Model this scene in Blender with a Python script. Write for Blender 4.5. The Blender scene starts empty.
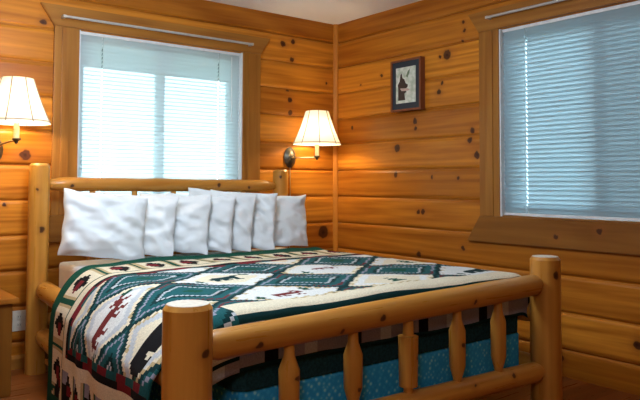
import bpy, bmesh, math, random
from mathutils import Vector, Matrix, noise, Euler

random.seed(7)
S = bpy.context.scene
C = S.collection
H = 1.104            # eye height: world z of the camera
PI = math.pi
CEIL = 2.4176

# ------------------------------------------------------------------ materials
def new_mat(name):
    m = bpy.data.materials.new(name); m.use_nodes = True
    nt = m.node_tree
    for n in list(nt.nodes): nt.nodes.remove(n)
    out = nt.nodes.new('ShaderNodeOutputMaterial')
    return m, nt, out

def N(nt, typ, **kw):
    n = nt.nodes.new(typ)
    for k, v in kw.items():
        if k in n.bl_rna.properties.keys(): setattr(n, k, v)
    return n

def val(nt, op, a, b=None, c=None, clamp=False):
    n = nt.nodes.new('ShaderNodeMath'); n.operation = op; n.use_clamp = clamp
    for i, x in enumerate((a, b, c)):
        if x is None: continue
        if isinstance(x, (int, float)): n.inputs[i].default_value = x
        else: nt.links.new(x, n.inputs[i])
    return n.outputs[0]

def mixc(nt, fac, a, b, blend='MIX'):
    n = nt.nodes.new('ShaderNodeMix'); n.data_type = 'RGBA'; n.blend_type = blend
    for idx, x in ((0, fac), (6, a), (7, b)):
        if isinstance(x, (int, float)): n.inputs[idx].default_value = x
        elif isinstance(x, tuple): n.inputs[idx].default_value = (*x, 1)
        else: nt.links.new(x, n.inputs[idx])
    return n.outputs[2]

def ramp(nt, fac, stops):
    n = nt.nodes.new('ShaderNodeValToRGB'); cr = n.color_ramp
    while len(cr.elements) < len(stops): cr.elements.new(0.5)
    for e, (p, c) in zip(cr.elements, stops):
        e.position = p; e.color = (*c, 1) if len(c) == 3 else c
    nt.links.new(fac, n.inputs[0])
    return n.outputs[0]

def principled(nt, out, color, rough=0.5, spec=0.5, bump=None, bump_strength=0.2, dist=0.002):
    b = nt.nodes.new('ShaderNodeBsdfPrincipled')
    if isinstance(color, tuple): b.inputs['Base Color'].default_value = (*color, 1)
    else: nt.links.new(color, b.inputs['Base Color'])
    if isinstance(rough, (int, float)): b.inputs['Roughness'].default_value = rough
    else: nt.links.new(rough, b.inputs['Roughness'])
    b.inputs['Specular IOR Level'].default_value = spec
    if bump is not None:
        bn = nt.nodes.new('ShaderNodeBump'); bn.inputs['Strength'].default_value = bump_strength
        bn.inputs['Distance'].default_value = dist
        nt.links.new(bump, bn.inputs['Height']); nt.links.new(bn.outputs[0], b.inputs['Normal'])
    nt.links.new(b.outputs[0], out.inputs[0])
    return b

def plain(name, color, rough=0.5, spec=0.5, metal=0.0, noise_amt=0.06, nscale=30):
    m, nt, out = new_mat(name)
    tc = N(nt, 'ShaderNodeTexCoord')
    nz = N(nt, 'ShaderNodeTexNoise'); nz.inputs['Scale'].default_value = nscale; nz.inputs['Detail'].default_value = 3
    nt.links.new(tc.outputs['Object'], nz.inputs['Vector'])
    lo = tuple(max(0, c * (1 - noise_amt)) for c in color); hi = tuple(min(1, c * (1 + noise_amt)) for c in color)
    b = principled(nt, out, ramp(nt, nz.outputs[0], [(0.3, lo), (0.7, hi)]), rough, spec)
    b.inputs['Metallic'].default_value = metal
    return m

def wood(name, axis, light, dark, rough=0.36, spec=0.22, plank=None, knots=(), stretch=1.3, across=30., per_object=True, hue=0.0, spread=0.5, seed=0.0):
    """grain runs along `axis` of the object's own coordinates; plank=(z0, pitch, axis index) gives each board its own tone"""
    m, nt, out = new_mat(name)
    L = nt.links.new
    tc = N(nt, 'ShaderNodeTexCoord')
    sep = N(nt, 'ShaderNodeSeparateXYZ'); L(tc.outputs['Object'], sep.inputs[0])
    comp = [sep.outputs[0], sep.outputs[1], sep.outputs[2]]
    if plank:
        idx = val(nt, 'FLOOR', val(nt, 'DIVIDE', val(nt, 'SUBTRACT', comp[plank[2]], plank[0]), plank[1]))
        rnd_in = val(nt, 'ADD', val(nt, 'MULTIPLY', idx, 1.37), seed + 3.1)
    else:
        oi = N(nt, 'ShaderNodeObjectInfo')
        rnd_in = val(nt, 'MULTIPLY', oi.outputs['Random'], 37.0)
    wn = N(nt, 'ShaderNodeTexWhiteNoise'); wn.noise_dimensions = '1D'; L(rnd_in, wn.inputs['W'])
    r = wn.outputs['Value']
    s = [across] * 3; s[axis] = stretch
    cmb = N(nt, 'ShaderNodeCombineXYZ')
    for i in range(3):
        v = val(nt, 'MULTIPLY', comp[i], s[i])
        L(val(nt, 'ADD', v, val(nt, 'MULTIPLY', r, 61.0 + 7 * i)), cmb.inputs[i])
    n1 = N(nt, 'ShaderNodeTexNoise'); n1.inputs['Scale'].default_value = 0.55; n1.inputs['Detail'].default_value = 4; n1.inputs['Distortion'].default_value = 1.2
    L(cmb.outputs[0], n1.inputs['Vector'])
    n2 = N(nt, 'ShaderNodeTexNoise'); n2.inputs['Scale'].default_value = 2.6; n2.inputs['Detail'].default_value = 3
    L(cmb.outputs[0], n2.inputs['Vector'])
    # cathedral figure: slow noise turned into contour rings
    n3 = N(nt, 'ShaderNodeTexNoise'); n3.inputs['Scale'].default_value = 0.16; n3.inputs['Detail'].default_value = 1
    L(cmb.outputs[0], n3.inputs['Vector'])
    ring = val(nt, 'SINE', val(nt, 'MULTIPLY', n3.outputs[0], 70.0))
    g = val(nt, 'ADD', val(nt, 'MULTIPLY', n1.outputs[0], 0.62), val(nt, 'MULTIPLY', n2.outputs[0], 0.25))
    g = val(nt, 'ADD', g, val(nt, 'MULTIPLY', ring, 0.07))
    mid = tuple((a * .55 + b * .45) for a, b in zip(light, dark))
    col = ramp(nt, g, [(0.14, dark), (0.40, mid), (0.64, light)])
    # board to board tone
    k = val(nt, 'ADD', val(nt, 'MULTIPLY', r, spread), 1 - spread / 2)
    tone = N(nt, 'ShaderNodeCombineXYZ')
    L(k, tone.inputs[0]); L(val(nt, 'POWER', k, 1.25), tone.inputs[1]); L(val(nt, 'POWER', k, 1.5), tone.inputs[2])
    col = mixc(nt, 1.0, col, tone.outputs[0], 'MULTIPLY')
    if knots:
        dn = N(nt, 'ShaderNodeTexNoise'); dn.inputs['Scale'].default_value = 30; dn.inputs['Detail'].default_value = 1
        L(tc.outputs['Object'], dn.inputs['Vector'])
        va = N(nt, 'ShaderNodeVectorMath'); va.operation = 'MULTIPLY_ADD'
        L(dn.outputs['Color'], va.inputs[0]); va.inputs[1].default_value = (.024, .024, .024); L(tc.outputs['Object'], va.inputs[2])
        sub = N(nt, 'ShaderNodeVectorMath'); sub.operation = 'SUBTRACT'; L(va.outputs[0], sub.inputs[0]); sub.inputs[1].default_value = (.012, .012, .012)
        best = None
        for (p, rad) in knots:
            d = N(nt, 'ShaderNodeVectorMath'); d.operation = 'DISTANCE'
            L(sub.outputs[0], d.inputs[0]); d.inputs[1].default_value = p
            q = val(nt, 'DIVIDE', d.outputs['Value'], rad * .96)
            best = q if best is None else val(nt, 'MINIMUM', best, q)
        bf = val(nt, 'DIVIDE', best, 3.0, clamp=True)
        halo = ramp(nt, bf, [(0.0, (1, 1, 1)), (0.30, (.92, .92, .92)), (0.36, (.45, .45, .45)), (0.55, (.22, .22, .22)), (1.0, (0, 0, 0))])
        kcol = ramp(nt, bf, [(0.0, (.030, .010, .006)), (0.2, (.075, .022, .010)), (0.34, (.05, .014, .007)), (0.42, (.30, .09, .02))])
        col = mixc(nt, halo, col, kcol)
    rg = val(nt, 'ADD', val(nt, 'MULTIPLY', n2.outputs[0], 0.16), rough - 0.08)
    principled(nt, out, col, rg, spec, bump=g, bump_strength=0.12, dist=0.003)
    return m

# ------------------------------------------------------------------ mesh helpers
def link_mesh(name, bm, mat, parent=None, smooth=False):
    me = bpy.data.meshes.new(name)
    bmesh.ops.recalc_face_normals(bm, faces=bm.faces)
    bm.to_mesh(me); bm.free()
    if smooth:
        for p in me.polygons: p.use_smooth = True
    o = bpy.data.objects.new(name, me); C.objects.link(o)
    if mat is not None: me.materials.append(mat)
    if parent is not None: o.parent = parent
    return o

def smooth_angle(o, deg=40):
    me = o.data
    for p in me.polygons: p.use_smooth = True
    bm = bmesh.new(); bm.from_mesh(me)
    for e in bm.edges:
        if len(e.link_faces) == 2 and e.calc_face_angle(0) > math.radians(deg): e.smooth = False
    bm.to_mesh(me); bm.free()

def box(bm, lo, hi, bevel=0.0, seg=2):
    vs = [bm.verts.new((x, y, z)) for x in (lo[0], hi[0]) for y in (lo[1], hi[1]) for z in (lo[2], hi[2])]
    f = [(0, 1, 3, 2), (4, 6, 7, 5), (0, 4, 5, 1), (2, 3, 7, 6), (0, 2, 6, 4), (1, 5, 7, 3)]
    fs = [bm.faces.new([vs[i] for i in q]) for q in f]
    if bevel > 0:
        es = list({e for fc in fs for e in fc.edges})
        bmesh.ops.bevel(bm, geom=es, offset=bevel, segments=seg, affect='EDGES', profile=0.7)
    return vs

def prism(bm, pts, depth_axis, d0, d1):
    """extrude a polygon (list of 2D points in the two other axes) from d0 to d1"""
    def mk(p, d):
        a = [p[0], p[1]]; a.insert(depth_axis, d); return bm.verts.new(a)
    A = [mk(p, d0) for p in pts]; B = [mk(p, d1) for p in pts]
    n = len(pts)
    bm.faces.new(A); bm.faces.new(list(reversed(B)))
    for i in range(n): bm.faces.new([A[i], B[i], B[(i + 1) % n], A[(i + 1) % n]])

def log_between(bm, p0, p1, prof, seg=20, wobble=0.0, seed=0.0):
    """round log from p0 to p1; prof = [(t in metres or fraction tuple, radius)]"""
    p0 = Vector(p0); p1 = Vector(p1); d = p1 - p0; Ln = d.length; d.normalize()
    up = Vector((0, 0, 1)) if abs(d.z) < .9 else Vector((0, 1, 0))
    a = d.cross(up).normalized(); b = d.cross(a).normalized()
    rings = []
    for (t, r) in prof:
        c = p0 + d * t
        ring = []
        for k in range(seg):
            th = 2 * PI * k / seg
            n = a * math.cos(th) + b * math.sin(th)
            w = 0
            if wobble:
                q = c + n * .05
                w = wobble * noise.noise(Vector((q.x * 5 + seed, q.y * 5 + seed * .7, q.z * 5)))
            ring.append(bm.verts.new(c + n * (r * (1 + w))))
        rings.append(ring)
    for i in range(len(rings) - 1):
        for k in range(seg):
            bm.faces.new([rings[i][k], rings[i][(k + 1) % seg], rings[i + 1][(k + 1) % seg], rings[i + 1][k]])
    bm.faces.new(list(reversed(rings[0]))); bm.faces.new(rings[-1])

def fill_prof(stops, step=0.06):
    """insert stations so a log can be slightly uneven"""
    out = []
    for (t0, r0), (t1, r1) in zip(stops[:-1], stops[1:]):
        n = max(1, int((t1 - t0) / step))
        for i in range(n):
            f = i / n; out.append((t0 + (t1 - t0) * f, r0 + (r1 - r0) * f))
    out.append(stops[-1])
    return out

def lathe(bm, prof, center, axis=2, seg=32, close=False):
    c = Vector(center); rings = []
    for (r, h) in prof:
        ring = []
        for k in range(seg):
            th = 2 * PI * k / seg
            v = [r * math.cos(th), r * math.sin(th)]; v.insert(axis, h)
            ring.append(bm.verts.new(c + Vector(v)))
        rings.append(ring)
    for i in range(len(rings) - 1):
        for k in range(seg):
            bm.faces.new([rings[i][k], rings[i][(k + 1) % seg], rings[i + 1][(k + 1) % seg], rings[i + 1][k]])
    if close:
        bm.faces.new(list(reversed(rings[0]))); bm.faces.new(rings[-1])

def tube(bm, pts, r, seg=10):
    pts = [Vector(p) for p in pts]; rings = []
    for i, p in enumerate(pts):
        d = (pts[min(i + 1, len(pts) - 1)] - pts[max(i - 1, 0)]).normalized()
        up = Vector((0, 0, 1)) if abs(d.z) < .9 else Vector((1, 0, 0))
        a = d.cross(up).normalized(); b = d.cross(a)
        rings.append([bm.verts.new(p + (a * math.cos(2 * PI * k / seg) + b * math.sin(2 * PI * k / seg)) * r) for k in range(seg)])
    for i in range(len(rings) - 1):
        for k in range(seg):
            bm.faces.new([rings[i][k], rings[i][(k + 1) % seg], rings[i + 1][(k + 1) % seg], rings[i + 1][k]])
    bm.faces.new(list(reversed(rings[0]))); bm.faces.new(rings[-1])

def thing(name, label, cat, loc=(0, 0, 0), group=None):
    o = bpy.data.objects.new(name, None); C.objects.link(o); o.location = loc
    o.empty_display_size = .1
    tag(o, label, cat, group); return o

def tag(o, label, cat, group=None):
    o['label'] = label; o['category'] = cat
    if group: o['group'] = group

def structure(o, label=None, cat=None):
    o['kind'] = 'structure'
    if label: o['label'] = label
    if cat: o['category'] = cat
    return o

# ------------------------------------------------------------------ palette
PINE_L, PINE_D = (.63, .236, .023), (.27, .066, .004)
LOG_L, LOG_D = (.66, .315, .055), (.40, .145, .016)

WALL_Z0, PITCH = -.054, .2105
knots_right = [((0, -.716, 1.366), .028), ((0, -.205, 1.547), .014), ((0, -1.457, 1.291), .024), ((0, -1.40, 1.392), .020), ((0, -1.42, 1.455), .018),
               ((0, -1.205, 1.987), .034), ((0, -1.14, 1.985), .012), ((0, -.90, 1.553), .019), ((0, -.905, 1.50), .014), ((0, -1.337, 2.06), .012), ((0, -1.36, 2.13), .012), ((0, -1.35, 2.19), .013),
               ((0, -.93, .902), .016), ((0, -.975, .903), .018), ((0, -1.335, .677), .016), ((0, -1.13, 1.74), .020), ((0, -1.16, 1.80), .012), ((0, -.55, 1.93), .012), ((0, -.31, 1.88), .009),
               ((0, -.70, 1.17), .020), ((0, -1.06, 1.15), .012), ((0, -1.30, 1.14), .012), ((0, -.93, .60), .020), ((0, -2.50, .26), .022), ((0, -2.05, .10), .02)]
knots_back = [((-.438, 0, 2.217), .020), ((-.534, 0, 2.19), .024), ((-.447, 0, 2.075), .020), ((-.464, 0, 1.755), .020), ((-.464, 0, 1.653), .022), ((-.49, 0, 1.83), .014),
              ((-2.332, 0, 2.09), .018), ((-2.42, 0, 1.268), .030), ((-2.5, 0, 1.62), .012), ((-.10, 0, 1.92), .012), ((-.13, 0, .71), .05), ((-.5, 0, 1.31), .016), ((-2.53, 0, .97), .012)]
M = {}
M['wall_back'] = wood('pine boards back', 0, PINE_L, PINE_D, plank=(WALL_Z0, PITCH, 2), knots=knots_back, seed=.4)
M['wall_right'] = wood('pine boards right', 1, PINE_L, PINE_D, plank=(WALL_Z0, PITCH, 2), knots=knots_right, seed=5.2)
M['wall_plain_x'] = wood('pine boards front', 0, PINE_L, PINE_D, plank=(WALL_Z0, PITCH, 2), seed=2.)
M['wall_plain_y'] = wood('pine boards left', 1, PINE_L, PINE_D, plank=(WALL_Z0, PITCH, 2), seed=9.)
CAS_L, CAS_D = (.36, .150, .026), (.20, .064, .009)
M['casing_x'] = wood('stained casing along wall', 0, CAS_L, CAS_D, across=24)
M['casing_y'] = wood('stained casing along side wall', 1, CAS_L, CAS_D, across=24, knots=[((-.02, -2.049, .80), .018), ((-.02, -2.314, .845), .020)])
M['casing_z'] = wood('stained upright casing', 2, CAS_L, CAS_D, across=24)
bed_knots = [((-2.515, -2.458, .585), .017), ((-.66, -2.452, .672), .017), ((-.60, -2.45, .235), .017), ((-2.05, -2.425, .665), .015), ((-1.76, -2.43, .60), .013), ((-1.22, -2.43, .60), .011),
             ((-1.95, -2.42, .57), .012), ((-.95, -2.425, .25), .012), ((-1.22, -2.43, .25), .012), ((-2.37, -.205, .83), .016), ((-2.40, -.21, 1.06), .012), ((-1.80, -.20, 1.045), .016), ((-2.1, -.20, 1.12), .012),
             ((-2.14, -2.42, .44), .012), ((-1.56, -2.42, .42), .009), ((-.572, -2.40, .30), .014), ((-.60, -2.44, .45), .009), ((-2.30, -2.43, .57), .014), ((-1.86, -2.418, .35), .010), ((-1.283, -2.415, .43), .010), ((-2.47, -2.44, .30), .012), ((-.69, -.20, 1.15), .010), ((-2.20, -.195, 1.08), .012), ((-1.2, -.195, 1.09), .013), ((-.95, -.195, 1.07), .011)]
M['log_x'] = wood('peeled log crosswise', 0, LOG_L, LOG_D, rough=.30, spec=.5, across=22, knots=bed_knots, spread=.15)
M['log_y'] = wood('peeled log lengthwise', 1, LOG_L, LOG_D, rough=.30, spec=.5, across=22, spread=.15)
M['log_z'] = wood('peeled log upright', 2, LOG_L, LOG_D, rough=.30, spec=.5, across=22, knots=bed_knots, spread=.15)
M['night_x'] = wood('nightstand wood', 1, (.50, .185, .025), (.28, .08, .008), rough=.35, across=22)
M['night_z_shaded'] = wood('nightstand post painted in shade', 2, (.22, .082, .012), (.12, .036, .005), rough=.35, across=22)  # leg wood darkened to paint in the shade low beside the bed
M['floor'] = wood('red brown floor boards', 0, (.26, .080, .020), (.14, .036, .008), rough=.3, plank=(-6, .09, 1), across=20)
M['white_paint'] = plain('white vinyl', (.80, .82, .83), .35)
M['rod'] = plain('pale metal rod', (.52, .51, .49), .35, metal=.3)
M['bronze'] = plain('aged bronze', (.10, .085, .06), .35, metal=.75, noise_amt=.3)
M['brass'] = plain('brushed brass', (.55, .42, .22), .3, metal=.8)
M['candle'] = plain('ivory candle sleeve', (.82, .70, .42), .45)
M['lit_end_grain'] = plain('sawn end grain painted lit', (.74, .66, .54), .45, .5, nscale=60, noise_amt=.12)  # sawn end grain, its pale tone also paints in light on post tops
M['sheet'] = plain('white sheet', (.80, .80, .79), .8, .2, nscale=12)
M['blanket'] = plain('dark green blanket', (.012, .050, .060), .9, .15, noise_amt=.35, nscale=90)
M['outlet'] = plain('ivory plastic', (.62, .58, .50), .4)
M['dark'] = plain('dark slot', (.02, .02, .02), .6)
M['frame_wood'] = wood('picture frame wood', 2, (.23, .075, .03), (.12, .035, .015), across=40)
M['mat_board'] = plain('slate mat board', (.022, .034, .050), .6)

def pillow_mat():
    m, nt, out = new_mat('white cotton pillowcase')
    tc = N(nt, 'ShaderNodeTexCoord')
    nz = N(nt, 'ShaderNodeTexNoise'); nz.inputs['Scale'].default_value = 9; nz.inputs['Detail'].default_value = 4; nz.inputs['Distortion'].default_value = .8
    nt.links.new(tc.outputs['Object'], nz.inputs['Vector'])
    principled(nt, out, (.78, .83, .87), .85, .2, bump=nz.outputs[0], bump_strength=.16, dist=.010)
    return m
M['pillow'] = pillow_mat()

def ceiling_mat():
    m, nt, out = new_mat('textured white ceiling')
    tc = N(nt, 'ShaderNodeTexCoord')
    nz = N(nt, 'ShaderNodeTexNoise'); nz.inputs['Scale'].default_value = 55; nz.inputs['Detail'].default_value = 3
    nt.links.new(tc.outputs['Object'], nz.inputs['Vector'])
    principled(nt, out, (.90, .93, .96), .9, .1, bump=nz.outputs[0], bump_strength=.4, dist=.006)
    return m
M['ceiling'] = ceiling_mat()

def slat_mat(name, col, trans, clear, dens=1.0):
    m, nt, out = new_mat(name)
    d = N(nt, 'ShaderNodeBsdfDiffuse'); d.inputs[0].default_value = (*col, 1)
    t = N(nt, 'ShaderNodeBsdfTranslucent'); t.inputs[0].default_value = (*[c * dens for c in col], 1)
    c = N(nt, 'ShaderNodeBsdfTransparent')
    m1 = N(nt, 'ShaderNodeMixShader'); m1.inputs[0].default_value = trans
    nt.links.new(d.outputs[0], m1.inputs[1]); nt.links.new(t.outputs[0], m1.inputs[2])
    m2 = N(nt, 'ShaderNodeMixShader'); m2.inputs[0].default_value = clear
    nt.links.new(m1.outputs[0], m2.inputs[1]); nt.links.new(c.outputs[0], m2.inputs[2])
    nt.links.new(m2.outputs[0], out.inputs[0])
    return m
M['slat'] = slat_mat('white blind slat', (.88, .95, .97), .63, .14, .74)
M['slat_blue'] = slat_mat('pale blue blind slat', (.70, .87, .95), .62, .05, .55)
M['ladder'] = slat_mat('ladder cord', (.9, .95, .97), .6, .5)
M['screen'] = slat_mat('grey dimming screen', (.08, .09, .10), .2, .66)
M['shade'] = slat_mat('cream lampshade fabric', (.82, .78, .68), .22, 0.0)

def glass_mat():
    m, nt, out = new_mat('window pane')
    g = N(nt, 'ShaderNodeBsdfGlossy'); g.inputs['Roughness'].default_value = .02
    c = N(nt, 'ShaderNodeBsdfTransparent'); c.inputs[0].default_value = (.93, .97, .98, 1)
    fr = N(nt, 'ShaderNodeFresnel'); fr.inputs[0].default_value = 1.35
    mx = N(nt, 'ShaderNodeMixShader')
    nt.links.new(fr.outputs[0], mx.inputs[0]); nt.links.new(c.outputs[0], mx.inputs[1]); nt.links.new(g.outputs[0], mx.inputs[2])
    nt.links.new(mx.outputs[0], out.inputs[0])
    return m
M['glass'] = glass_mat()

def emit_mat(name, col, strength):
    m, nt, out = new_mat(name)
    e = N(nt, 'ShaderNodeEmission'); e.inputs[0].default_value = (*col, 1); e.inputs[1].default_value = strength
    nt.links.new(e.outputs[0], out.inputs[0]); return m
BULB = 215.0
M['bulb'] = emit_mat('warm bulb', (1.0, .78, .48), BULB)

def boxspring_mat():
    m, nt, out = new_mat('blue dotted ticking')
    tc = N(nt, 'ShaderNodeTexCoord')
    mp = N(nt, 'ShaderNodeMapping'); mp.inputs['Scale'].default_value = (1, 1, 1); mp.inputs['Rotation'].default_value = (0, .78, .78)
    nt.links.new(tc.outputs['Object'], mp.inputs[0])
    vo = N(nt, 'ShaderNodeTexVoronoi'); vo.inputs['Scale'].default_value = 46; vo.inputs['Randomness'].default_value = .45
    nt.links.new(mp.outputs[0], vo.inputs['Vector'])
    col = ramp(nt, vo.outputs['Distance'], [(0.16, (.32, .80, .98)), (0.36, (.06, .53, .92)), (.6, (.035, .41, .84))])
    principled(nt, out, col, .7, .2)
    return m
M['boxspring'] = boxspring_mat()

# ------------------------------------------------------------------ room shell
XL, YF = -4.9, -5.7
TH = .16
WIN1 = (-2.118, -.905, H - .200, H + .967)      # x0 x1 z0 z1 on the back wall
WIN2 = (-2.86, -1.645, H - .204, H + .980)      # y0 y1 z0 z1 on the right wall

def plank_wall(name, mat, a0, a1, to3, hole=None):
    """boards along `a`; to3(a, depth, z), depth > 0 goes into the wall"""
    bm = bmesh.new()
    def quadstrip(aa, bb, prof):
        prev = None
        for (z, d) in prof:
            cur = (bm.verts.new(to3(aa, d, z)), bm.verts.new(to3(bb, d, z)))
            if prev: bm.faces.new([prev[0], prev[1], cur[1], cur[0]])
            prev = cur
    n = int((CEIL - WALL_Z0) / PITCH) + 1
    for i in range(n):
        z0 = WALL_Z0 + i * PITCH; z1 = z0 + PITCH
        full = [(z0, .0175), (z0 + .0045, .0175), (z0 + .005, .009), (z0 + .013, .003), (z0 + .026, 0), (z1 - .024, 0), (z1 - .012, .003), (z1 - .0055, .009), (z1 - .005, .0175), (z1, .0175)]
        def clip(lo, hi):
            pr = []
            def at(z):
                for (za, da), (zb, db) in zip(full[:-1], full[1:]):
                    if za <= z <= zb: return da + (db - da) * (z - za) / (zb - za)
            pr.append((lo, at(lo))); pr += [p for p in full if lo < p[0] < hi]; pr.append((hi, at(hi)))
            return pr
        lo, hi = max(z0, 0), min(z1, CEIL)
        if hi - lo < .004: continue
        cuts = [lo, hi]
        if hole:
            cuts += [z for z in hole[2:] if lo < z < hi]
        cuts.sort()
        for ca, cb in zip(cuts[:-1], cuts[1:]):
            zm = (ca + cb) / 2
            if hole and hole[2] < zm < hole[3]:
                quadstrip(a0, hole[0], clip(ca, cb)); quadstrip(hole[1], a1, clip(ca, cb))
            else: quadstrip(a0, a1, clip(ca, cb))
    # backing
    def slab(aa, bb, za, zb):
        p = [to3(aa, .018, za), to3(bb, TH, zb)]
        lo = [min(p[0][k], p[1][k]) for k in range(3)]; hi = [max(p[0][k], p[1][k]) for k in range(3)]
        box(bm, lo, hi)
    if hole:
        slab(a0, hole[0], 0, CEIL); slab(hole[1], a1, 0, CEIL)
        slab(hole[0], hole[1], 0, hole[2]); slab(hole[0], hole[1], hole[3], CEIL)
    else: slab(a0, a1, 0, CEIL)
    o = link_mesh(name, bm, mat); structure(o)
    return o

plank_wall('wall_back', M['wall_back'], XL, 0, lambda a, d, z: (a, d, z), WIN1)
plank_wall('wall_right', M['wall_right'], YF, 0, lambda a, d, z: (d, a, z), WIN2)
plank_wall('wall_left', M['wall_plain_y'], YF, 0, lambda a, d, z: (XL - d, a, z))
plank_wall('wall_front', M['wall_plain_x'], XL, 0, lambda a, d, z: (a, YF - d, z))
bm = bmesh.new(); box(bm, (XL - TH, YF - TH, -.1), (TH, TH, 0)); structure(link_mesh('floor', bm, M['floor']))
bm = bmesh.new(); box(bm, (XL - TH, YF - TH, CEIL), (TH, TH, CEIL + .1)); structure(link_mesh('ceiling', bm, M['ceiling']))
# corner bead and skirting
bm = bmesh.new(); prism(bm, [(0, 0), (-.030, 0), (-.028, -.012), (-.020, -.022), (-.010, -.029), (0, -.030)], 2, 0.0, CEIL)
structure(link_mesh('trim_1', bm, wood('corner bead', 2, (.54, .205, .024), (.34, .10, .008), across=40)))
def base_prof(): return [(0, 0), (.014, 0), (.014, .06), (.009, .075), (0, .08)]
bm = bmesh.new(); prism(bm, [(-a, b) for a, b in base_prof()], 0, XL, -.03)
structure(link_mesh('baseboard_back', bm, M['casing_x']))

# ------------------------------------------------------------------ windows
def window(name, swap, w, eps):
    """swap(a, out, z): a along the wall, out = towards the room"""
    a0, a1, z0, z1 = w
    root = bpy.data.objects.new(name, None); C.objects.link(root); root['kind'] = 'structure'
    mx = M['casing_x'] if name == 'window_1' else M['casing_y']
    def bx(bm, aa, ab, da, db, za, zb, bev=0):
        p, q = swap(aa, da, za), swap(ab, db, zb)
        box(bm, [min(p[k], q[k]) for k in range(3)], [max(p[k], q[k]) for k in range(3)], bev)
    # upright casings (a stepped pair of boards)
    cw = .150
    for s, e in ((a0 - cw, a0 + .004), (a1 - .004, a1 + cw)):
        bm = bmesh.new(); bx(bm, s, e, .001, .024, z0 - .002, z1 + .004, .004)
        m0 = s + .045
        bx(bm, m0, m0 + .05, .020, .030, z0, z1, .003)
        link_mesh('casing', bm, M['casing_z'], root)
    # header and apron with slanted ends
    def slant(za, zb, ext_a, ext_b, nm):
        bm = bmesh.new()
        pts = [(a0 - cw - ext_a, za), (a1 + cw + ext_a, za), (a1 + cw + ext_b, zb), (a0 - cw - ext_b, zb)]
        A = [bm.verts.new(swap(p[0], .001, p[1])) for p in pts]; B = [bm.verts.new(swap(p[0], .030, p[1])) for p in pts]
        bm.faces.new(A); fb = bm.faces.new(B)
        for i in range(4): bm.faces.new([A[i], A[(i + 1) % 4], B[(i + 1) % 4], B[i]])
        bmesh.ops.bevel(bm, geom=list(fb.edges), offset=.004, segments=2, affect='EDGES')
        link_mesh(nm, bm, mx, root)
    slant(z1 + .004, z1 + .135, 0.0, .085, 'header')
    slant(z0 - .168, z0 - .002, .105, .0, 'window_sill')
    # white jamb liner, vinyl sash behind the blind and panes
    bm = bmesh.new()
    for s, e in ((a0, a0 + .013), (a1 - .013, a1)): bx(bm, s, e, -.155, .016, z0, z1, .002)
    bx(bm, a0 + .013, a1 - .013, -.155, -.045, z1 - .013, z1)
    link_mesh('jamb', bm, M['white_paint'], root)
    bm = bmesh.new(); bx(bm, a0 + .013, a1 - .013, -.155, .006, z0 - .002, z0 + .006, .002); link_mesh('stool', bm, mx, root)
    bm = bmesh.new(); d0, d1 = -.125, -.085; fw = .055
    bx(bm, a0 + .013, a0 + .013 + fw, d0, d1, z0 + .013, z1 - .013); bx(bm, a1 - .013 - fw, a1 - .013, d0, d1, z0 + .013, z1 - .013)
    bx(bm, a0 + .013, a1 - .013, d0, d1, z0 + .013, z0 + .013 + fw); bx(bm, a0 + .013, a1 - .013, d0, d1, z1 - .013 - fw, z1 - .013)
    am = eps
    bx(bm, am - .03, am + .03, d0, d1, z0 + .03, z1 - .03)
    link_mesh('window_frame', bm, M['white_paint'], root)
    for s, e in ((a0 + .068, am - .03), (am + .03, a1 - .068)):
        bm = bmesh.new(); bx(bm, s, e, -.108, -.104, z0 + .068, z1 - .068); link_mesh('pane', bm, M['glass'], root)
    return root, bx

w1, _ = window('window_1', lambda a, o, z: (a, -o, z), WIN1, -1.512)
w2, bx2 = window('window_2', lambda a, o, z: (-o, a, z), WIN2, -2.26)
# full screen added to dim the side window, insect screen over the sliding half
bm = bmesh.new(); bx2(bm, -2.85, -1.66, -.136, -.134, H - .19, H + .96); link_mesh('dimming_screen', bm, M['screen'], w2)
bm = bmesh.new(); bx2(bm, -2.85, -2.26, -.146, -.144, H - .19, H + .96); link_mesh('dimming_screen', bm, M['screen'], w2)

# roof overhang outside the back window
bm = bmesh.new(); box(bm, (-5.2, .17, H + 1.03), (.5, 1.60, H + 1.07)); box(bm, (-5.2, 1.58, H + 1.015), (.5, 1.63, H + 1.20))
structure(link_mesh('roof_eave', bm, plain('painted eave', (.16, .18, .19), .8)))

bm = bmesh.new(); box(bm, (-30, .17, -.6), (30, 40, -.5)); box(bm, (.17, -30, -.6), (40, .16, -.5))
structure(link_mesh('ground', bm, plain('dry meadow', (.10, .12, .06), .9, .1, nscale=3, noise_amt=.4)))

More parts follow.
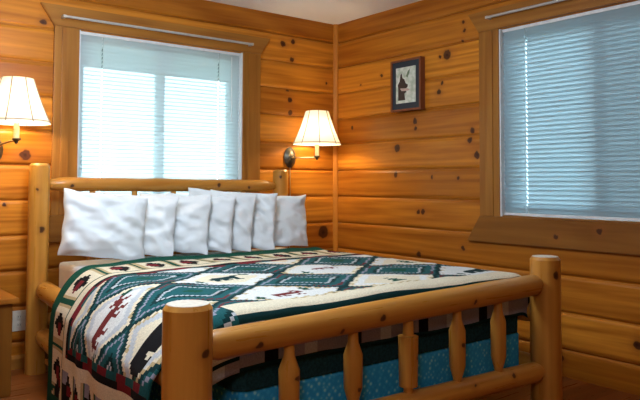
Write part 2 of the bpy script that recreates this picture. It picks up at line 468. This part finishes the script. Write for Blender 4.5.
# ------------------------------------------------------------------ blinds
def blind(label, swap, w, mat, cords, tilt, pitch, hw):
    a0, a1, z0, z1 = w; a0 += .016; a1 -= .016; z0 += .010; z1 -= .002
    root = thing('window_blind', label, 'window blind', swap((a0 + a1) / 2, -.02, z0), 'window blinds')
    inv = -Vector(root.location)
    def put(bm, nm, mt, parent=root):
        bmesh.ops.translate(bm, verts=bm.verts, vec=inv); return link_mesh(nm, bm, mt, parent)
    def bx(bm, aa, ab, da, db, za, zb, bev=0):
        p, q = swap(aa, da, za), swap(ab, db, zb)
        box(bm, [min(p[k], q[k]) for k in range(3)], [max(p[k], q[k]) for k in range(3)], bev)
    bm = bmesh.new(); bx(bm, a0, a1, -.035, -.002, z1 - .020, z1, .003); put(bm, 'headrail', M['white_paint'])
    bm = bmesh.new(); bx(bm, a0, a1, -.030, -.008, z0, z0 + .014, .003); put(bm, 'bottom_rail', M['white_paint'])
    bm = bmesh.new()
    z = z0 + .030
    ends = [a0 + .002]
    for c in sorted(cords): ends += [c - .003, c + .003]
    ends.append(a1 - .002)
    while z < z1 - .024:
        prev = None
        for k in range(5):
            f = k / 4 * 2 - 1
            cr = .0022 * (1 - f * f)
            d = -.019 - f * hw * math.cos(tilt) + cr * math.sin(tilt)
            zz = z - f * hw * math.sin(tilt) + cr * math.cos(tilt)
            cur = [bm.verts.new(swap(e, d, zz)) for e in ends]
            if prev:
                for q in range(0, len(ends), 2): bm.faces.new([prev[q], prev[q + 1], cur[q + 1], cur[q]])
            prev = cur
        z += pitch
    o = put(bm, 'slats', mat)
    for p in o.data.polygons: p.use_smooth = True
    for c in cords:
        bm = bmesh.new(); tube(bm, [swap(c, -.0035, z0 + .014), swap(c, -.0035, z1 - .020)], .0018, 6)
        put(bm, 'ladder_cord', M['ladder'])
    return root
b1 = blind('bright white mini blind closed over the back window behind the headboard', lambda a, o, z: (a, -o, z), WIN1, M['slat'], (-1.954, -1.095), math.radians(62), .0262, .0175)
b2 = blind('pale blue mini blind closed over the side window right of the framed picture', lambda a, o, z: (-o, a, z), WIN2, M['slat_blue'], (-1.826, -2.62), math.radians(58), .0277, .0215)
# wand cleat seen at the right edge of the back blind
bm = bmesh.new(); tube(bm, [(0, 0, 0), (0, -.004, -.48)], .003, 6)
wd = link_mesh('tilt_wand', bm, M['white_paint'], b1); wd.location = (.52, -.016, 1.12)

# ------------------------------------------------------------------ curtain rods
def rod(label, p0, p1, wall):
    root = thing('curtain_rod', label, 'curtain rod', p0, 'curtain rods')
    d = Vector(p1) - Vector(p0)
    bm = bmesh.new(); log_between(bm, (0, 0, 0), d, [(0, .0085), (d.length, .0085)], 12)
    smooth_angle(link_mesh('rod', bm, M['rod'], root))
    for t in (0.0, 1.0):
        c = d * t; bm = bmesh.new()
        q = c + Vector(wall)
        lo = [min(c[k], q[k]) - .009 for k in range(3)]; hi = [max(c[k], q[k]) + .009 for k in range(3)]
        for k in range(3):
            if wall[k]:
                if wall[k] > 0: hi[k] = q[k]
                else: lo[k] = q[k]
        box(bm, lo, hi, .003); link_mesh('bracket', bm, M['rod'], root)
rod('pale curtain rod mounted above the back window', (-2.225, -.072, H + 1.026), (-.862, -.072, H + 1.028), (0, .041, 0))
rod('pale curtain rod mounted above the side window', (-.066, -1.595, H + 1.058), (-.066, -2.93, H + 1.056), (.035, 0, 0))

# ------------------------------------------------------------------ wall lamps
def lamp_parts(root, wall_dx, up=0.0):
    """root at the wall, behind the back plate; the candle stands wall_dx to the right and .2 out"""
    cx, cy = wall_dx, -.20
    bm = bmesh.new()
    lathe(bm, [(.0, -.001), (.052, -.001), (.056, -.008), (.050, -.016), (.040, -.020), (.034, -.030), (.020, -.036), (.0, -.038)], (0, 0, 0), axis=1, seg=32)
    for v in bm.verts: v.co.z *= 1.45
    bmesh.ops.remove_doubles(bm, verts=bm.verts, dist=1e-5)
    for v in bm.verts: v.co.z -= up
    smooth_angle(link_mesh('back_plate', bm, M['bronze'], root), 50)
    bm = bmesh.new(); tube(bm, [(0, -.034, -.004 - up), (.0, -.07, -.004 - up * .9), (cx * .35, -.105, -.004 - up * .3), (cx * .8, -.16, -.004), (cx, cy, -.004)], .0065, 10)
    smooth_angle(link_mesh('arm', bm, M['brass'], root), 60)
    bm = bmesh.new(); lathe(bm, [(.0, -.022), (.008, -.020), (.011, -.008), (.020, .0), (.026, .006), (.024, .012), (.0, .012)], (cx, cy, 0))
    bmesh.ops.remove_doubles(bm, verts=bm.verts, dist=1e-5); smooth_angle(link_mesh('bobeche', bm, M['bronze'], root), 50)
    bm = bmesh.new(); lathe(bm, [(.0155, .013), (.0155, .097)], (cx, cy, 0), close=True)
    smooth_angle(link_mesh('candle_sleeve', bm, M['candle'], root), 50)
    bm = bmesh.new(); bmesh.ops.create_uvsphere(bm, u_segments=16, v_segments=10, radius=.030, matrix=Matrix.Translation((cx, cy, .175)) @ Matrix.Diagonal((1, 1, 1.35, 1)))
    link_mesh('bulb', bm, M['bulb'], root, True)
    zb, zt = .097, .352
    rb, rt = .183, .088
    bm = bmesh.new()
    prof = [(rb + (rt - rb) * (f / 8) - .006 * math.sin(PI * f / 8), zb + (zt - zb) * f / 8) for f in range(9)]
    lathe(bm, prof, (cx, cy, 0), seg=48)
    sh = link_mesh('lamp_shade', bm, M['shade'], root, True)
    mm = M.get('shade_trim') or plain('shade piping', (.30, .24, .17), .8); M['shade_trim'] = mm
    for k in range(8):
        th = 2 * PI * (k + .3) / 8
        bm = bmesh.new(); tube(bm, [(cx + (r + .002) * math.cos(th), cy + (r + .002) * math.sin(th), h) for r, h in prof], .003, 6)
        link_mesh('piping', bm, mm, sh)
    for r, h in ((rb, zb + .012), (rt, zt)):
        bm = bmesh.new(); tube(bm, [(cx + (r - .003) * math.cos(2 * PI * k / 40), cy + (r - .003) * math.sin(2 * PI * k / 40), h) for k in range(41)], .0025, 6)
        link_mesh('rim', bm, mm if h < .2 else M['candle'], sh)
    # spider that carries the shade
    bm = bmesh.new()
    for k in range(3):
        th = 2 * PI * k / 3; tube(bm, [(cx, cy, zt - .03), (cx + rt * .97 * math.cos(th), cy + rt * .97 * math.sin(th), zt - .012)], .002, 6)
    tube(bm, [(cx, cy, .09), (cx + .042, cy, .13), (cx + .046, cy, .22), (cx, cy, zt - .03)], .002, 6)
    link_mesh('harp', bm, M['brass'], root)

LZ = H + .200
lr = thing('wall_lamp', 'lit swing-arm wall lamp with cream shade between back window and room corner', 'wall lamp', (-.468, 0, LZ), 'wall lamps')
lamp_parts(lr, .118)
bm = bmesh.new(); tube(bm, [(.0, -.008, -.07), (.004, -.008, -.3), (0, -.008, -.52), (.0, -.008, -.9)], .004, 6); link_mesh('cord', bm, M['brass'], lr)
ll = thing('wall_lamp', 'lit swing-arm wall lamp with cream shade left of back window, over the nightstand', 'wall lamp', (-2.600, 0, H + .240), 'wall lamps')
lamp_parts(ll, .080, .050)

# ------------------------------------------------------------------ framed picture
py0, py1, pz0, pz1 = -1.000, -.695, H + .525, H + .902
pc = Vector((0, (py0 + py1) / 2, pz0))
pr = thing('framed_picture', 'small dark framed bear print hanging on the pine wall beside the side window', 'picture', pc)
def pbox(bm, x0, x1, ya, yb, za, zb, bev=0): box(bm, (x0 - pc.x, ya - pc.y, za - pc.z), (x1 - pc.x, yb - pc.y, zb - pc.z), bev)
bm = bmesh.new(); fw = .016
pbox(bm, -.048, -.001, py0, py0 + fw, pz0, pz1, .003); pbox(bm, -.048, -.001, py1 - fw, py1, pz0, pz1, .003)
pbox(bm, -.048, -.001, py0 + fw, py1 - fw, pz0, pz0 + fw, .003); pbox(bm, -.048, -.001, py0 + fw, py1 - fw, pz1 - fw, pz1, .003)
link_mesh('frame', bm, M['frame_wood'], pr)
bm = bmesh.new(); pbox(bm, -.040, -.030, py0 + fw, py1 - fw, pz0 + fw, pz1 - fw); link_mesh('mat_board', bm, M['mat_board'], pr)
def print_mat():
    m, nt, out = new_mat('pale green print')
    tc = N(nt, 'ShaderNodeTexCoord'); nz = N(nt, 'ShaderNodeTexNoise'); nz.inputs['Scale'].default_value = 22; nz.inputs['Detail'].default_value = 4
    nt.links.new(tc.outputs['Object'], nz.inputs['Vector'])
    principled(nt, out, ramp(nt, nz.outputs[0], [(.35, (.42, .52, .40)), (.55, (.68, .74, .66)), (.7, (.78, .80, .74))]), .5)
    return m
iy0, iy1, iz0, iz1 = py0 + .054, py1 - .054, pz0 + .058, pz1 - .058
bm = bmesh.new(); pbox(bm, -.0425, -.040, iy0, iy1, iz0, iz1); prt = link_mesh('print', bm, print_mat(), pr)
def silhouette(pts, nm, mt, x):
    bm = bmesh.new()
    W_, H_ = iy1 - iy0, iz1 - iz0
    A = [bm.verts.new((x, iy1 - p[0] * W_ - pc.y, iz0 + p[1] * H_ - pc.z)) for p in pts]
    B = [bm.verts.new((x + .0012, v.co.y, v.co.z)) for v in A]
    n = len(A); bm.faces.new(A); bm.faces.new(list(reversed(B)))
    for i in range(n): bm.faces.new([A[i], B[i], B[(i + 1) % n], A[(i + 1) % n]])
    link_mesh(nm, bm, mt, prt)
silhouette([(.12, .08), (.12, .40), (.10, .52), (.20, .62), (.24, .80), (.30, .84), (.34, .70), (.44, .66), (.50, .55), (.62, .50), (.60, .44), (.52, .40), (.54, .30), (.44, .26), (.48, .08)], 'bear_figure', plain('brown bear ink', (.045, .022, .015), .6), -.0437)
silhouette([(.22, .42), (.60, .40), (.72, .36), (.62, .33), (.30, .34)], 'pale_snout', plain('pale ink', (.55, .42, .36), .6), -.0445)
silhouette([(.52, .74), (.62, .88), (.72, .92), (.70, .82), (.60, .70)], 'leaf_sprig', plain('green ink', (.16, .24, .14), .6), -.0437)

# ------------------------------------------------------------------ bed
HBX = (-2.375, -.655); HBY = -.15
FBX = (-2.540, -.640); FBY = -2.38
bed = thing('log_bed', 'varnished peeled-log bed frame with spindled headboard and footboard under the green quilt', 'bed')
def post(x, y, r, top, lean=0):
    bm = bmesh.new()
    prof = fill_prof([(0, r * 1.02), (top * .5, r * 1.01), (top - .014, r), (top, r - .010)])
    log_between(bm, (x, y, 0), (x + lean, y, top), prof, 28, .035, x)
    return bm
for x, r, t in ((HBX[0], .058, H + .112), (HBX[1], .055, H + .100)):
    smooth_angle(link_mesh('headboard_post', post(x, HBY, r, t), M['log_z'], bed), 30)
for x, r, t in ((FBX[0], .077, H - .375), (FBX[1], .072, H - .350)):
    po = link_mesh('footboard_post', post(x, FBY, r, t), M['log_z'], bed); smooth_angle(po, 30)
    bm = bmesh.new(); log_between(bm, (x, FBY, t - .001), (x, FBY, t + .0015), [(0, r - .011), (.0025, r - .0115)], 28)
    eg = link_mesh('lit_end_grain', bm, M['lit_end_grain'], po); eg['label'] = 'pale sawn end of the post, window light painted in'
def rail(nm, p0, p1, r, mat, tip=.03, ln=.075, wob=.05):
    d = (Vector(p1) - Vector(p0)).length
    bm = bmesh.new()
    log_between(bm, p0, p1, fill_prof([(0, tip), (.045, tip), (.050 + ln * .12, r * .72), (.045 + ln, r * .98), (d * .5, r * 1.02), (d - .045 - ln, r), (d - .045, tip), (d, tip)]), 24, wob, p0[0] + p0[2] * 3)
    smooth_angle(link_mesh(nm, bm, mat, bed), 30)
rail('headboard_rail', (HBX[0], HBY, H - .010), (HBX[1], HBY, H - .022), .043, M['log_x'], .018, .10)
rail('headboard_rail', (HBX[0], HBY, .30), (HBX[1], HBY, .30), .048, M['log_x'], .022, .10)
rail('footboard_rail', (FBX[0], FBY, H - .518), (FBX[1], FBY, H - .476), .050, M['log_x'], .022, .055)
rail('footboard_rail', (FBX[0], FBY, H - .850), (FBX[1], FBY, H - .888), .047, M['log_x'], .028, .05)
for hx, fx in zip(HBX, FBX):
    for z, r in ((H - .622, .055), (H - .885, .050)):
        rail('side_rail', (hx + (.026 if hx < -1 else .022), HBY, z), (fx + .01, FBY, z), r, M['log_y'], .034, .06)
def spindle(x, y, z0, z1, r, square=False):
    L_ = z1 - z0; bm = bmesh.new()
    if square: pf = [(0, .020), (.045, .020), (.050, r), (L_ - .085, r * 1.03), (L_ - .080, .022), (L_, .020)]
    else: pf = [(0, .018), (.035, .019), (.090, r * .97), (L_ * .5, r), (L_ - .108, r), (L_ - .062, .020), (L_, .017)]
    log_between(bm, (x, y, z0), (x, y, z1), fill_prof(pf, .05), 18, .05, x * 2)
    smooth_angle(link_mesh('spindle', bm, M['log_z'], bed), 30)
for i, x in enumerate((-2.154, -1.864, -1.576, -1.283, -1.006)):
    f = (x - FBX[0]) / (FBX[1] - FBX[0])
    spindle(x, FBY, H - .850 - .038 * f + .020, H - .518 + .042 * f - .022, (.037, .036, .038, .036, .034)[i], i == 2)
for x in (-2.06, -1.79, -1.52, -1.25, -.98):
    spindle(x, HBY, .32, H - .03, .030)
# slats that carry the box spring
for y in (-.5, -1.2, -1.9):
    bm = bmesh.new(); box(bm, (-2.41, y - .05, H - .985), (-.67, y + .05, H - .960), .003)
    link_mesh('bed_slat', bm, M['log_x'], bed)

MX0, MX1, MY0, MY1 = -2.286, -.702, -.235, -2.275     # mattress
def rounded_slab(lo, hi, r, nm, mat, label, cat):
    root_loc = ((lo[0] + hi[0]) / 2, (lo[1] + hi[1]) / 2, lo[2])
    bm = bmesh.new(); box(bm, [lo[k] - root_loc[k] for k in range(3)], [hi[k] - root_loc[k] for k in range(3)], r, 4)
    o = link_mesh(nm, bm, mat); o.location = root_loc; tag(o, label, cat); smooth_angle(o, 50); return o
MT = H - .462
BS = H - .722
rounded_slab((MX0, MY1, BS - .237), (MX1, MY0, BS - .001), .02, 'box_spring', M['boxspring'], 'blue dotted box spring between the bed rails, below the dark blanket', 'box spring')
rounded_slab((MX0, MY1 + .012, BS), (MX1, MY0, MT), .045, 'mattress', M['sheet'], 'mattress in a white fitted sheet, bare at its head-end corner under the pillows', 'mattress')
# dark green blanket tucked round the mattress foot
bm = bmesh.new()
yb = -1.1
t = .006
x0, x1, yf = MX0 - .012, MX1 + .012, MY1 - .004
ring = []
def U(z, inset):
    return [(x0 + inset, yb, z), (x0 + inset, yf + .035 + inset, z), (x0 + .035 + inset * .4, yf + inset, z), (x1 - .035 - inset * .4, yf + inset, z), (x1 - inset, yf + .035 + inset, z), (x1 - inset, yb, z)]
rows = [[bm.verts.new(p) for p in U(z, ins)] for z, ins in ((BS + .002, 0), (BS + .10, -.002), (MT - .04, 0), (MT - .012, .012), (MT + .004, .045))]
for ra, rb_ in zip(rows[:-1], rows[1:]):
    for i in range(5): bm.faces.new([ra[i], ra[i + 1], rb_[i + 1], rb_[i]])
bm.faces.new(rows[-1])
bl = link_mesh('blanket', bm, M['blanket']); tag(bl, 'dark green blanket tucked over the mattress foot behind the footboard spindles', 'blanket')

# ------------------------------------------------------------------ quilt
BEAR = ["..............###.",
        "..............####",
        "...#############.#",
        "..#############...",
        ".##############...",
        "###############...",
        "###############...",
        ".####.####.####...",
        ".###..###...###...",
        ".####.####..####.."]
MOOSE = ["............#.#.#.",
         "............#####.",
         ".............###..",
         "..##########.###..",
         ".################.",
         "###############.##",
         ".############.....",
         ".##.##....#.##....",
         ".#...#....#..#....",
         ".##..##...##.##..."]
TREE = ["....#....", "...###...", "..#####..", "....#....", "...###...", "..#####..", ".#######.", "...###...", "..#####..", ".#######.", "#########", "....#...."]
def srgb(r, g, b):
    f = lambda c: ((c / 255 + .055) / 1.055) ** 2.4 if c > 10 else c / 255 / 12.92
    return (f(r), f(g), f(b), 1)
CREAM = srgb(226, 216, 190); WHITE = srgb(222, 224, 222); GREYW = srgb(190, 196, 202); TAN = srgb(190, 170, 128)
GREEN = srgb(22, 78, 62); TEAL = srgb(30, 88, 92); DTEAL = srgb(16, 52, 54); BLACK = srgb(20, 20, 24); MAROON = srgb(118, 32, 42); LILAC = srgb(150, 150, 168); BROWN = srgb(112, 44, 44)
QS0, QS1 = -3.030, -.400           # unrolled across
QV0, QV1 = -.665, -2.455            # unrolled along (head edge to foot hem)
CU, CV = .58, .50
def sprite(spr, du, dv, cell):
    h = len(spr); w = len(spr[0])
    i = int(math.floor(du / cell + w / 2)); j = int(math.floor(-dv / cell + h / 2))
    if 0 <= i < w and 0 <= j < h: return spr[j][i] == '#'
    return False
def quilt_color(s, v):
    # borders, widths measured from each hem; the weave steps in small blocks
    dh = (QV0 - v); df = (v - QV1); dl = s - QS0; dr = QS1 - s
    side = min(dl, dr + .15)
    d = min(dh, side * 1.45)
    along = s if dh <= side * 1.45 else v
    jag = .010 * (int(along / .026) % 2)
    if s < MX0 - .02: df = .06 + df * 2.2
    if df < .35 and df < d + .05:
        if df < .015: return DTEAL
        if df < .165: return (LILAC, LILAC, BLACK, LILAC, LILAC, GREYW, LILAC)[int((s + 5) / .055) % 7]
        if df < .19: return DTEAL
        if df < .275 + jag: return CREAM
        if df < .292 + jag: return TAN
    if d < .105 + jag * .3: return GREEN
    if d < .33:
        k = (along / .21) % 1.0
        q = (d - .105) / .225
        if k < .10: return GREEN
        if abs(k - .55) < .28 * (1 - abs(q - .5) * 2.2): return MAROON if abs(q - .5) < .15 and k < .6 else BLACK
        if dh > side * 1.45 and k > .58: return BLACK if q < .7 else LILAC
        return TAN if (k < .2 or k > .93) else CREAM
    if d < .345: return GREEN
    if d < .415: return CREAM
    if d < .47: return BLACK if int(along / .16) % 3 else MAROON
    if d < .50: return MAROON if int(along / .1) % 2 else TEAL
    # field: lattice of long diamonds
    cu = round((s + 1.94) / CU); cv = round((v + 1.57) / CV)
    du = s + 1.94 - cu * CU; dv = v + 1.57 - cv * CV
    qs = du; qv = dv
    p = abs(qs) / (CU / 2) + abs(qv) / (CV / 2)
    if p < .80:
        kind = (cu + 2 * cv) % 3
        spr, col, cl = ((BEAR, DTEAL, .010), (MOOSE, BROWN, .0095), (TREE, GREEN, .011))[kind]
        if cu == -1: spr, col, cl = (MOOSE, BROWN, .0140) if cv == 0 else (BEAR, BLACK, .0185)
        if sprite(spr, du, dv, cl): return col
        if spr is not TREE:
            for tu, tv in ((.13, .075), (-.15, -.05)):
                if sprite(TREE, du - tu, dv - tv, .007): return GREEN
        return (WHITE if (cu + cv) % 2 else CREAM) if p < .62 else (GREYW if cu == -1 else WHITE)
    if p < .92: return TAN if (int(s / .03) + int(v / .03)) % 5 == 0 else (CREAM if cu % 2 else WHITE)
    if p < 1.04: return DTEAL
    if p < 1.10: return TEAL
    if p < 1.16: return LILAC if abs(du) < .2 else MAROON
    if p < 1.34: return TEAL
    if p < 1.44: return DTEAL
    if p < 1.50: return GREYW
    if p < 1.82: return TEAL
    return GREEN

QT = MT + .016
def quilt_pos(s, v):
    """unrolled cloth coordinate -> place on the bed"""
    vv = max(v, MY1 + .01)
    f = (QV0 - vv) / (QV0 - MY1)
    xl = MX0 + .035; xr = MX1 - .035
    z = QT + .010 * noise.noise(Vector((s * 3.1, v * 3.3, 1.7))) + .004 * noise.noise(Vector((s * 9, v * 9, .3)))
    z += .010 * math.exp(-((v - QV0) / .05) ** 2)
    x = s
    down = 0
    ry = max(v, FBY); fr = (HBY - ry) / (HBY - FBY)
    if s < xl:
        e = xl - s; outx = xl - (HBX[0] + .030 + (FBX[0] - HBX[0] - .020) * fr)
        x, zz = drape(e, outx); x = xl - x
        fold = smooth((e - .24) / .3)
        x += -.020 * fold * (.35 + .65 * fr) * (1 + math.sin(v * 17 + 1.2 * math.sin(v * 5))) * .5 - .006 * fold * noise.noise(Vector((v * 6, e * 4, 2)))
        z = z - zz
    elif s > xr:
        e = s - xr; outx = HBX[1] + .022 + (FBX[1] - HBX[1] - .012) * fr - xr
        x, zz = drape(e, outx); x = xr + x; z = z - zz
        x += .010 * smooth((e - .24) / .3) * (1 + math.sin(v * 15))
    y = v - .10 * smooth((-1.75 - s) / .6) * max(0, 1 - (QV0 - v) / .9)
    if v < MY1 + .04:
        e = (MY1 + .04) - v
        r = .045; 
        if e < r * PI / 2:
            y = MY1 + .04 - r * math.sin(e / r); z -= r * (1 - math.cos(e / r))
        else:
            y = MY1 + .04 - r; z -= r + e - r * PI / 2
        y -= .012
    return Vector((x, y, z))
def smooth(t): t = max(0, min(1, t)); return t * t * (3 - 2 * t)
def drape(e, out):
    """arc length e past the mattress edge: rounds over, slopes to the rail and hangs"""
    X = out + .073
    pts = [(X * t / 12, .19 * (t / 12) ** 2.5) for t in range(13)] + [(X + .006, .25), (X + .010, .9)]
    for (a, b), (c, d) in zip(pts[:-1], pts[1:]):
        l = math.hypot(c - a, d - b)
        if e <= l: return a + (c - a) * e / l, b + (d - b) * e / l
        e -= l
    return pts[-1]
cell = .0145
nu = int((QS1 - QS0) / cell); nv = int((QV0 - QV1) / cell)
bm = bmesh.new(); grid = {}
xl_, xr_ = MX0 + .035, MX1 - .035
for i in range(nu + 1):
    for j in range(nv + 1):
        s = QS0 + (QS1 - QS0) * i / nu; v = QV0 + (QV1 - QV0) * j / nv
        if (s < xl_ - .20 or s > xr_ + .16) and v < MY1 + .02: continue
        grid[i, j] = bm.verts.new(quilt_pos(s, v))
cols = []
for i in range(nu):
    for j in range(nv):
        q = [grid.get(k) for k in ((i, j), (i, j + 1), (i + 1, j + 1), (i + 1, j))]
        if None in q: continue
        bm.faces.new(q)
        cols.append(quilt_color(QS0 + (QS1 - QS0) * (i + .5) / nu, QV0 + (QV1 - QV0) * (j + .5) / nv))
me = bpy.data.meshes.new('quilt'); bm.to_mesh(me); bm.free()
at = me.color_attributes.new('weave', 'FLOAT_COLOR', 'CORNER')
for p, c in zip(me.polygons, cols):
    p.use_smooth = True
    for li in p.loop_indices: at.data[li].color = c
quilt = bpy.data.objects.new('quilt', me); C.objects.link(quilt)
tag(quilt, 'woven lodge quilt with green border, teal diamonds and dark animals spread over the log bed', 'quilt')
def quilt_mat():
    m, nt, out = new_mat('woven tapestry')
    a = N(nt, 'ShaderNodeVertexColor'); a.layer_name = 'weave'
    tc = N(nt, 'ShaderNodeTexCoord')
    nz = N(nt, 'ShaderNodeTexNoise'); nz.inputs['Scale'].default_value = 160; nz.inputs['Detail'].default_value = 2
    nt.links.new(tc.outputs['Object'], nz.inputs['Vector'])
    k = ramp(nt, nz.outputs[0], [(.3, (.78, .78, .78)), (.7, (1.08, 1.08, 1.08))])
    principled(nt, out, mixc(nt, 1.0, a.outputs[0], k, 'MULTIPLY'), .92, .1, bump=nz.outputs[0], bump_strength=.3, dist=.003)
    return m
me.materials.append(quilt_mat())
sm = quilt.modifiers.new('cloth', 'SOLIDIFY'); sm.thickness = .008; sm.offset = 1

# ------------------------------------------------------------------ pillows
def pillow_mesh(w, h, T, seed, crease=1.0):
    bm = bmesh.new(); n, mm = 30, 26
    front = {}; back = {}
    for i in range(n + 1):
        for j in range(mm + 1):
            a = i / n * 2 - 1; b = j / mm * 2 - 1
            th = T * (max(0, 1 - abs(a) ** 2.6) ** .55) * (max(0, 1 - abs(b) ** 2.8) ** .5)
            px = a * w / 2 * (1 - .055 * (1 - abs(b) ** 2) * abs(a)) ; pz = b * h / 2 * (1 - .06 * (1 - a * a) * abs(b))
            wv = Vector((a * 1.6 + seed, b * 2.0, seed * 3.1))
            edge = min(1, th / T * 2.2)
            cr = (noise.noise(wv * 1.4) * .024 + noise.noise(wv * 3.3) * .012 + .010 * math.sin(a * 7 + b * 9 + seed + 2.5 * noise.noise(wv))) * crease * edge
            sag = .10 * (1 - b) / 2 * T
            px += .010 * noise.noise(Vector((b * 2.5, seed, a)))
            pz += .010 * noise.noise(Vector((a * 2.5, seed + 4, b)))
            z = pz + h / 2
            vf = bm.verts.new((px, -(th + sag * edge) * .5 - cr, z)); front[i, j] = vf
            if i in (0, n) or j in (0, mm): back[i, j] = vf
            else: back[i, j] = bm.verts.new((px, (th + sag * edge) * .5 - cr * .3, z))
    for i in range(n):
        for j in range(mm):
            bm.faces.new([front[i, j], front[i + 1, j], front[i + 1, j + 1], front[i, j + 1]])
            bm.faces.new([back[i, j], back[i, j + 1], back[i + 1, j + 1], back[i + 1, j]])
    return bm
PG = 'white pillows along the headboard'
# right lower front corner (x, y), yaw, lean, width, height, thickness, label
pil = [((-1.880, -.53), -8, 13, .49, .388, .16, 'large white pillow at the left end of the row, facing forward'),
       ((-1.675, -.50), -36, 10, .47, .385, .112, 'white pillow second from the left, tucked behind the large forward-facing pillow'),
       ((-1.440, -.50), -38, 9, .47, .388, .112, 'smooth white pillow third from the left in the row against the headboard'),
       ((-1.265, -.49), -38, 9, .47, .380, .100, 'white pillow at the middle of the row, fourth counted from either end'),
       ((-1.115, -.48), -38, 9, .47, .402, .100, 'white pillow fifth from the left, its pinched top standing highest in the row'),
       ((-.930, -.48), -36, 9, .47, .400, .100, 'wrinkled white pillow just left of the rightmost flat pillow'),
       ((-.600, -.42), -14, 8, .48, .375, .12, 'flat white pillow at the right end of the row, nearest the right headboard post')]
for k, ((x, y), yaw, lean, w, h, T, lab) in enumerate(pil):
    bm = pillow_mesh(w, h, T, k * 2.37 + .6, 1.4 if k == 5 else 1.0)
    o = link_mesh('pillow', bm, M['pillow'], None, True)
    ya = math.radians(yaw)
    roll = math.radians((7, 3, 2, 3, 5, 3, 0)[k])
    o.rotation_euler = Euler((math.radians(-lean), roll, ya), 'XYZ')
    y -= .055 if k else .075; x -= .028
    o.location = (x - w / 2 * math.cos(ya), y - w / 2 * math.sin(ya), MT + .012 + w / 2 * math.sin(roll) * .6)
    tag(o, lab, 'pillow', PG)
    sd = o.modifiers.new('soft', 'SUBSURF'); sd.levels = 1; sd.render_levels = 1

# ------------------------------------------------------------------ nightstand and outlet
nsx, nsy, nsz = -2.575, -.560, .504
ns = thing('nightstand', 'brown wooden nightstand left of the bed, cut off by the photo edge', 'nightstand', (nsx - .25, nsy + .235, 0))
def nb(lo, hi, nm, mt, bev=.004):
    bm = bmesh.new(); L0 = ns.location
    box(bm, [lo[k] - L0[k] for k in range(3)], [hi[k] - L0[k] for k in range(3)], bev)
    link_mesh(nm, bm, mt, ns)
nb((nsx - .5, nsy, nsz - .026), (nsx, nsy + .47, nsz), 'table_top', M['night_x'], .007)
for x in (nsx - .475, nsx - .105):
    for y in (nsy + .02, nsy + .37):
        nb((x, y, 0), (x + .080, y + .080, nsz - .026), 'leg', M['night_z_shaded'], .012)
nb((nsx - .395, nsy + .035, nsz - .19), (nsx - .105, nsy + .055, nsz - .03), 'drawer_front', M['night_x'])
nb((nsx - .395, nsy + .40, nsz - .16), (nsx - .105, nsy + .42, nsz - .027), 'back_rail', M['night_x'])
nb((nsx - .455, nsy + .05, .10), (nsx - .06, nsy + .42, .12), 'shelf', M['night_x'])
ox, oz = -2.435, H - .822
ot = thing('outlet', 'ivory electrical outlet on the back wall beside the nightstand leg', 'outlet', (ox, 0, oz))
bm = bmesh.new(); box(bm, (-.037, -.008, -.060), (.037, -.0005, .060), .003); link_mesh('cover_plate', bm, M['outlet'], ot)
for z in (-.024, .024):
    bm = bmesh.new(); box(bm, (-.016, -.011, z - .014), (.016, -.008, z + .014), .003); sk = link_mesh('socket', bm, M['outlet'], ot)
    bm = bmesh.new()
    for x in (-.006, .006): box(bm, (x - .0012, -.0118, z - .005), (x + .0012, -.0108, z + .006))
    link_mesh('slot', bm, M['dark'], sk)

# ------------------------------------------------------------------ light
w = bpy.data.worlds.new('sky'); S.world = w; w.use_nodes = True
nt = w.node_tree
for n in list(nt.nodes): nt.nodes.remove(n)
wo = nt.nodes.new('ShaderNodeOutputWorld'); bg = nt.nodes.new('ShaderNodeBackground')
bg.inputs[0].default_value = (.62, .88, 1.0, 1); bg.inputs[1].default_value = 8.8
nt.links.new(bg.outputs[0], wo.inputs[0])

def area(name, loc, rot, size, size_y, power, col):
    ld = bpy.data.lights.new(name, 'AREA'); ld.shape = 'RECTANGLE'; ld.size = size; ld.size_y = size_y; ld.energy = power; ld.color = col
    o = bpy.data.objects.new(name, ld); C.objects.link(o); o.location = loc; o.rotation_euler = rot; return o
def point(name, loc, power, col, rad):
    ld = bpy.data.lights.new(name, 'POINT'); ld.energy = power; ld.color = col; ld.shadow_soft_size = rad
    o = bpy.data.objects.new(name, ld); C.objects.link(o); o.location = loc; return o
# added fill lights without fixtures, one over the bed and one behind the camera
point('bed_fill_light', (-2.45, -1.75, 1.90), 70, (.78, .90, 1.0), .2)
point('rear_fill_light', (-3.9, -4.4, 2.10), 30, (.84, .93, 1.0), .2)

# ------------------------------------------------------------------ camera
f_px, yaw, pitch, roll, ppy = 674.039, .66266, .04314, -.0033, 154.148
def cam_rows():
    cy, sy = math.cos(yaw), math.sin(yaw)
    fwd = Vector((sy * math.cos(pitch), cy * math.cos(pitch), math.sin(pitch)))
    right = Vector((cy, -sy, 0)); down = fwd.cross(right)
    cr, sr = math.cos(roll), math.sin(roll)
    return cr * right + sr * down, -sr * right + cr * down, fwd
r_, d_, f_ = cam_rows()
cd = bpy.data.cameras.new('camera'); cam = bpy.data.objects.new('camera', cd); C.objects.link(cam)
m = Matrix.Identity(4)
for k in range(3): m[k][0] = r_[k]; m[k][1] = -d_[k]; m[k][2] = -f_[k]; 
m[0][3], m[1][3], m[2][3] = -3.516, -4.294, H
cam.matrix_world = m
cd.sensor_fit = 'HORIZONTAL'; cd.sensor_width = 36; cd.lens = f_px / 640 * 36
cd.shift_y = -(200 - ppy) / 640
cd.clip_start = .05
S.camera = cam

S.view_settings.view_transform = 'Standard'; S.view_settings.look = 'None'
S.view_settings.exposure = 0.0; S.view_settings.gamma = 1.0; S.view_settings.use_curve_mapping = False
